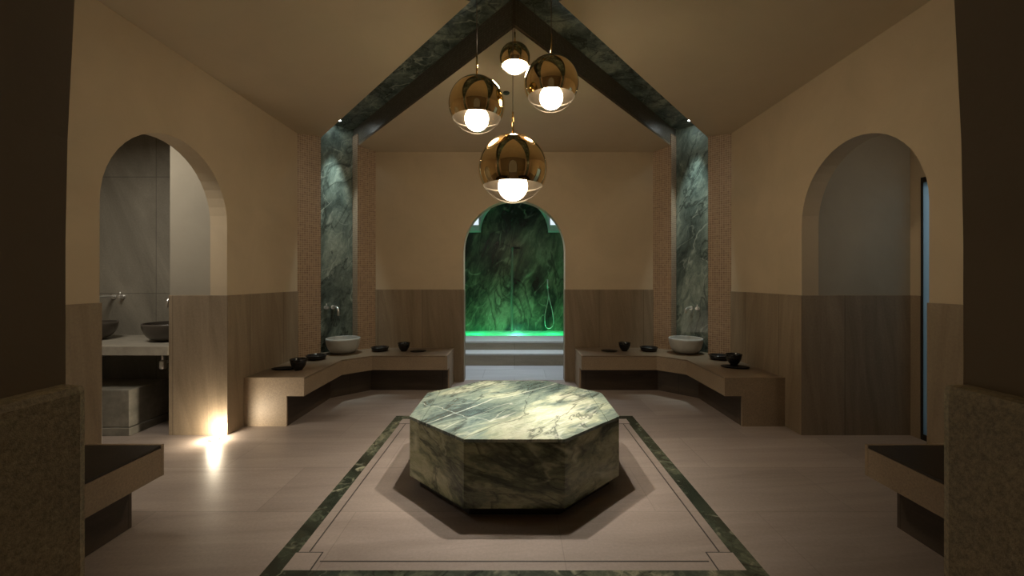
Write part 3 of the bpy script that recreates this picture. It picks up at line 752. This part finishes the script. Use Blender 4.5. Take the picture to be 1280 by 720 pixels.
# ------------------------------------------------------------------ globe pendants
def pendant(x, y, z, R, ztop, rod, label):
    t = thing('globe_pendant', label, 'lamp', (x, y, z), 0, 'mirrored globe pendants')
    n = 40; cut = math.asin(-0.5)
    prof = [(R*math.cos(a), R*math.sin(a)) for a in [cut+(PI/2-0.10-cut)*k/n for k in range(n+1)]]
    inner = [(r*0.985, zz*0.985) for r, zz in prof]
    bm = BM(); lathe(bm, prof, 72); ms = link('mirror_shade', bm, M['gold_mirror'], t, smooth=True)
    bm = BM(); lathe(bm, [prof[0]]+inner, 72); link('inner_reflector', bm, M['gold_inside'], ms, smooth=True)
    prof = [(max(0, R*math.cos(a)), R*math.sin(a)) for a in [-PI/2+(cut+PI/2)*k/24 for k in range(25)]]; prof[0] = (0, -R)
    bm = BM(); lathe(bm, prof, 72); link('clear_glass', bm, M['clear'], t, smooth=True)
    br = (0.43 if R > 0.15 else 0.66)*R; bz = -0.505*R if R > 0.15 else -0.33*R
    bm = BM(); lathe(bm, [(0, -br)]+[(br*math.cos(a), br*math.sin(a)) for a in [-PI/2+PI*k/16 for k in range(1, 14)]]+[(br*0.35, br*1.25), (0, br*1.25)], 28, center=(0, 0, bz))
    b = link('bulb', bm, M['bulb' if R > 0.15 else 'bulb_small'], t, smooth=True)
    bm = BM(); lathe(bm, [(0, -0.05*R), (0.16*R, -0.05*R), (0.16*R, 0.96*R), (0, 0.96*R)], 24); link('socket', bm, M['brass'], t)
    c = max(0.018, 0.12*R)
    bm = BM(); lathe(bm, [(c, R*0.985), (c, R*1.01), (c*0.7, R*1.03), (0.007, R*1.035), (0, R*1.035)], 24); link('collar', bm, M['brass'], t, smooth=True)
    bm = BM(); tube(bm, [(0, 0, R*1.03), (0, 0, R+rod)], 0.0065, 12); link('stem', bm, M['brass'], t, smooth=True)
    bm = BM(); tube(bm, [(0, 0, R+rod-0.01), (0, 0, ztop-z-0.02)], 0.0028, 8); link('cord', bm, M['cord'], t, smooth=True)
    bm = BM(); lathe(bm, [(0, ztop-z), (0.05, ztop-z), (0.05, ztop-z-0.02), (0.02, ztop-z-0.03), (0, ztop-z-0.03)], 28); link('ceiling_rose', bm, M['brass'], t)
    spot('globe_lamp', (x, y, z-0.945*R), (x, y, 0), (1.0, 0.91, 0.78), 146*(R/0.2)**1.0, math.radians(90), 1.0, 0.02)
    return t
def zsoff(x, y): # underside of the marble channel
    u, v = abs(x), abs(y-CY)
    r = (u+v)/math.sqrt(2); r = max(r, NW+0.01)
    return H0+SL*(HW-r/math.sqrt(2))+CH-0.001
for x, y, z, R, rod, lb in ((-0.011, 3.05, 2.181, 0.245, 0.16, 'largest and lowest gold mirrored globe pendant lamp'),
                            (-0.269, 3.06, 2.641, 0.200, 0.165, 'medium gold mirrored globe pendant lamp hanging at left'),
                            (0.271, 3.15, 2.831, 0.200, 0.17, 'medium gold mirrored globe pendant lamp hanging at right'),
                            (0.004, 3.53, 3.215, 0.127, 0.09, 'smallest and highest gold mirrored globe pendant lamp')):
    pendant(x, y, z, R, zsoff(x, y), rod, lb)

# ------------------------------------------------------------------ recessed lights
for s, lb in ((-1, 'small round lit spotlight above the left marble niche'), (1, 'small round lit spotlight above the right marble niche')):
    x, y = s*2.235, CY+2.175
    zz = zsoff(x, y)
    t = thing('recessed_spotlight', lb, 'light', (x, y, zz-0.004), 0, 'recessed niche spotlights')
    bm = BM(); lathe(bm, [(0.036, 0.02), (0.048, 0.0), (0.048, -0.004), (0.035, -0.003), (0.034, 0.02)], 28); link('trim_ring', bm, M['chrome'], t, smooth=True)
    bm = BM(); lathe(bm, [(0, -0.001), (0.034, -0.001), (0.034, 0.003), (0, 0.003)], 24); link('lens', bm, M['spot_lens'], t)
    spot('niche_spot', (x, y, zz-0.03), (x+s*0.045, y+0.045, 1.6), (0.86, 1.0, 0.94), 150, math.radians(40), 0.9, 0.02)
t = thing('recessed_downlight', 'small dark round unlit fitting in the ceiling behind the globe lamps', 'light', (-0.085, 4.478, zc(0, 4.478-CY)))
t.rotation_euler = (math.atan(-SL), 0, 0)
bm = BM(); lathe(bm, [(0, -0.002), (0.022, -0.003), (0.034, -0.006), (0.036, 0.0), (0, 0.0)], 28); link('trim_ring', bm, M['door_frame'], t, smooth=True)
bm = BM(); lathe(bm, [(0, -0.007), (0.018, -0.006), (0.02, -0.0025), (0, -0.0025)], 24); link('lens', bm, M['slot'], t, smooth=True)

t = thing('floor_uplight', 'glowing recessed floor light at the foot of the left arch jamb', 'light', (-2.605, 3.715, 0))
bm = BM(); lathe(bm, [(0.03, 0), (0.045, 0.0), (0.043, 0.006), (0.03, 0.007)], 28); link('trim_ring', bm, M['chrome'], t, smooth=True)
bm = BM(); lathe(bm, [(0.03, 0.001), (0.029, 0.007), (0.015, 0.011), (0, 0.012)], 24); link('lens', bm, M['uplight_lens'], t, smooth=True)
point('uplight_glow', (-2.605, 3.715, 0.06), (1.0, 0.86, 0.64), 13.0, 0.03)

# ------------------------------------------------------------------ light of the adjoining rooms
area('washroom_light', (-3.4, 3.0, 2.93), (-3.3, 3.25, 0), 0.9, 0.5, (1.0, 0.91, 0.76), 25, math.radians(165))
area('lobby_light', (3.1, 2.4, 2.93), (3.1, 2.6, 0), 0.3, 0.5, (1.0, 0.84, 0.62), 5.5)
area('corridor_light', (4.3, 3.1, 2.58), (4.3, 3.1, 0), 0.6, 0.8, (0.76, 0.90, 1.0), 6.5)
area('alcove_light', (0, 6.75, 3.23), (0, 6.45, 0), 1.6, 0.5, (0.78, 0.90, 1.0), 34, math.radians(105))
for x in (-0.75, 0.75): point('pool_glow', (x, 8.2, 0.16), (0.03, 1.0, 0.28), 8, 0.08)
point('pool_glow_centre', (0.05, 8.15, 0.2), (0.10, 1.0, 0.42), 12, 0.06)

# ------------------------------------------------------------------ world, camera, view
wd = bpy.data.worlds.new('World'); bpy.context.scene.world = wd; wd.use_nodes = True
bg = wd.node_tree.nodes['Background']; bg.inputs[0].default_value = (1.0, 0.78, 0.52, 1); bg.inputs[1].default_value = 0.065

cam = bpy.data.cameras.new('camera'); co = bpy.data.objects.new('camera', cam); COL.objects.link(co)
co.location = (0, 0, 1.4); co.rotation_euler = (PI/2, 0, 0)
cam.sensor_width = 36; cam.lens = 535/1280*36; cam.shift_x = -3/1280; cam.shift_y = -12/1280
cam.clip_start = 0.02
sc = bpy.context.scene; sc.camera = co
sc.view_settings.view_transform = 'Standard'; sc.view_settings.look = 'None'
sc.view_settings.exposure = 0.0; sc.view_settings.gamma = 1.0; sc.view_settings.use_curve_mapping = False
sc.cycles.max_bounces = 10; sc.cycles.diffuse_bounces = 5; sc.cycles.glossy_bounces = 5; sc.cycles.transparent_max_bounces = 16
sc.cycles.use_denoising = True
sc.cycles.sample_clamp_indirect = 4.0
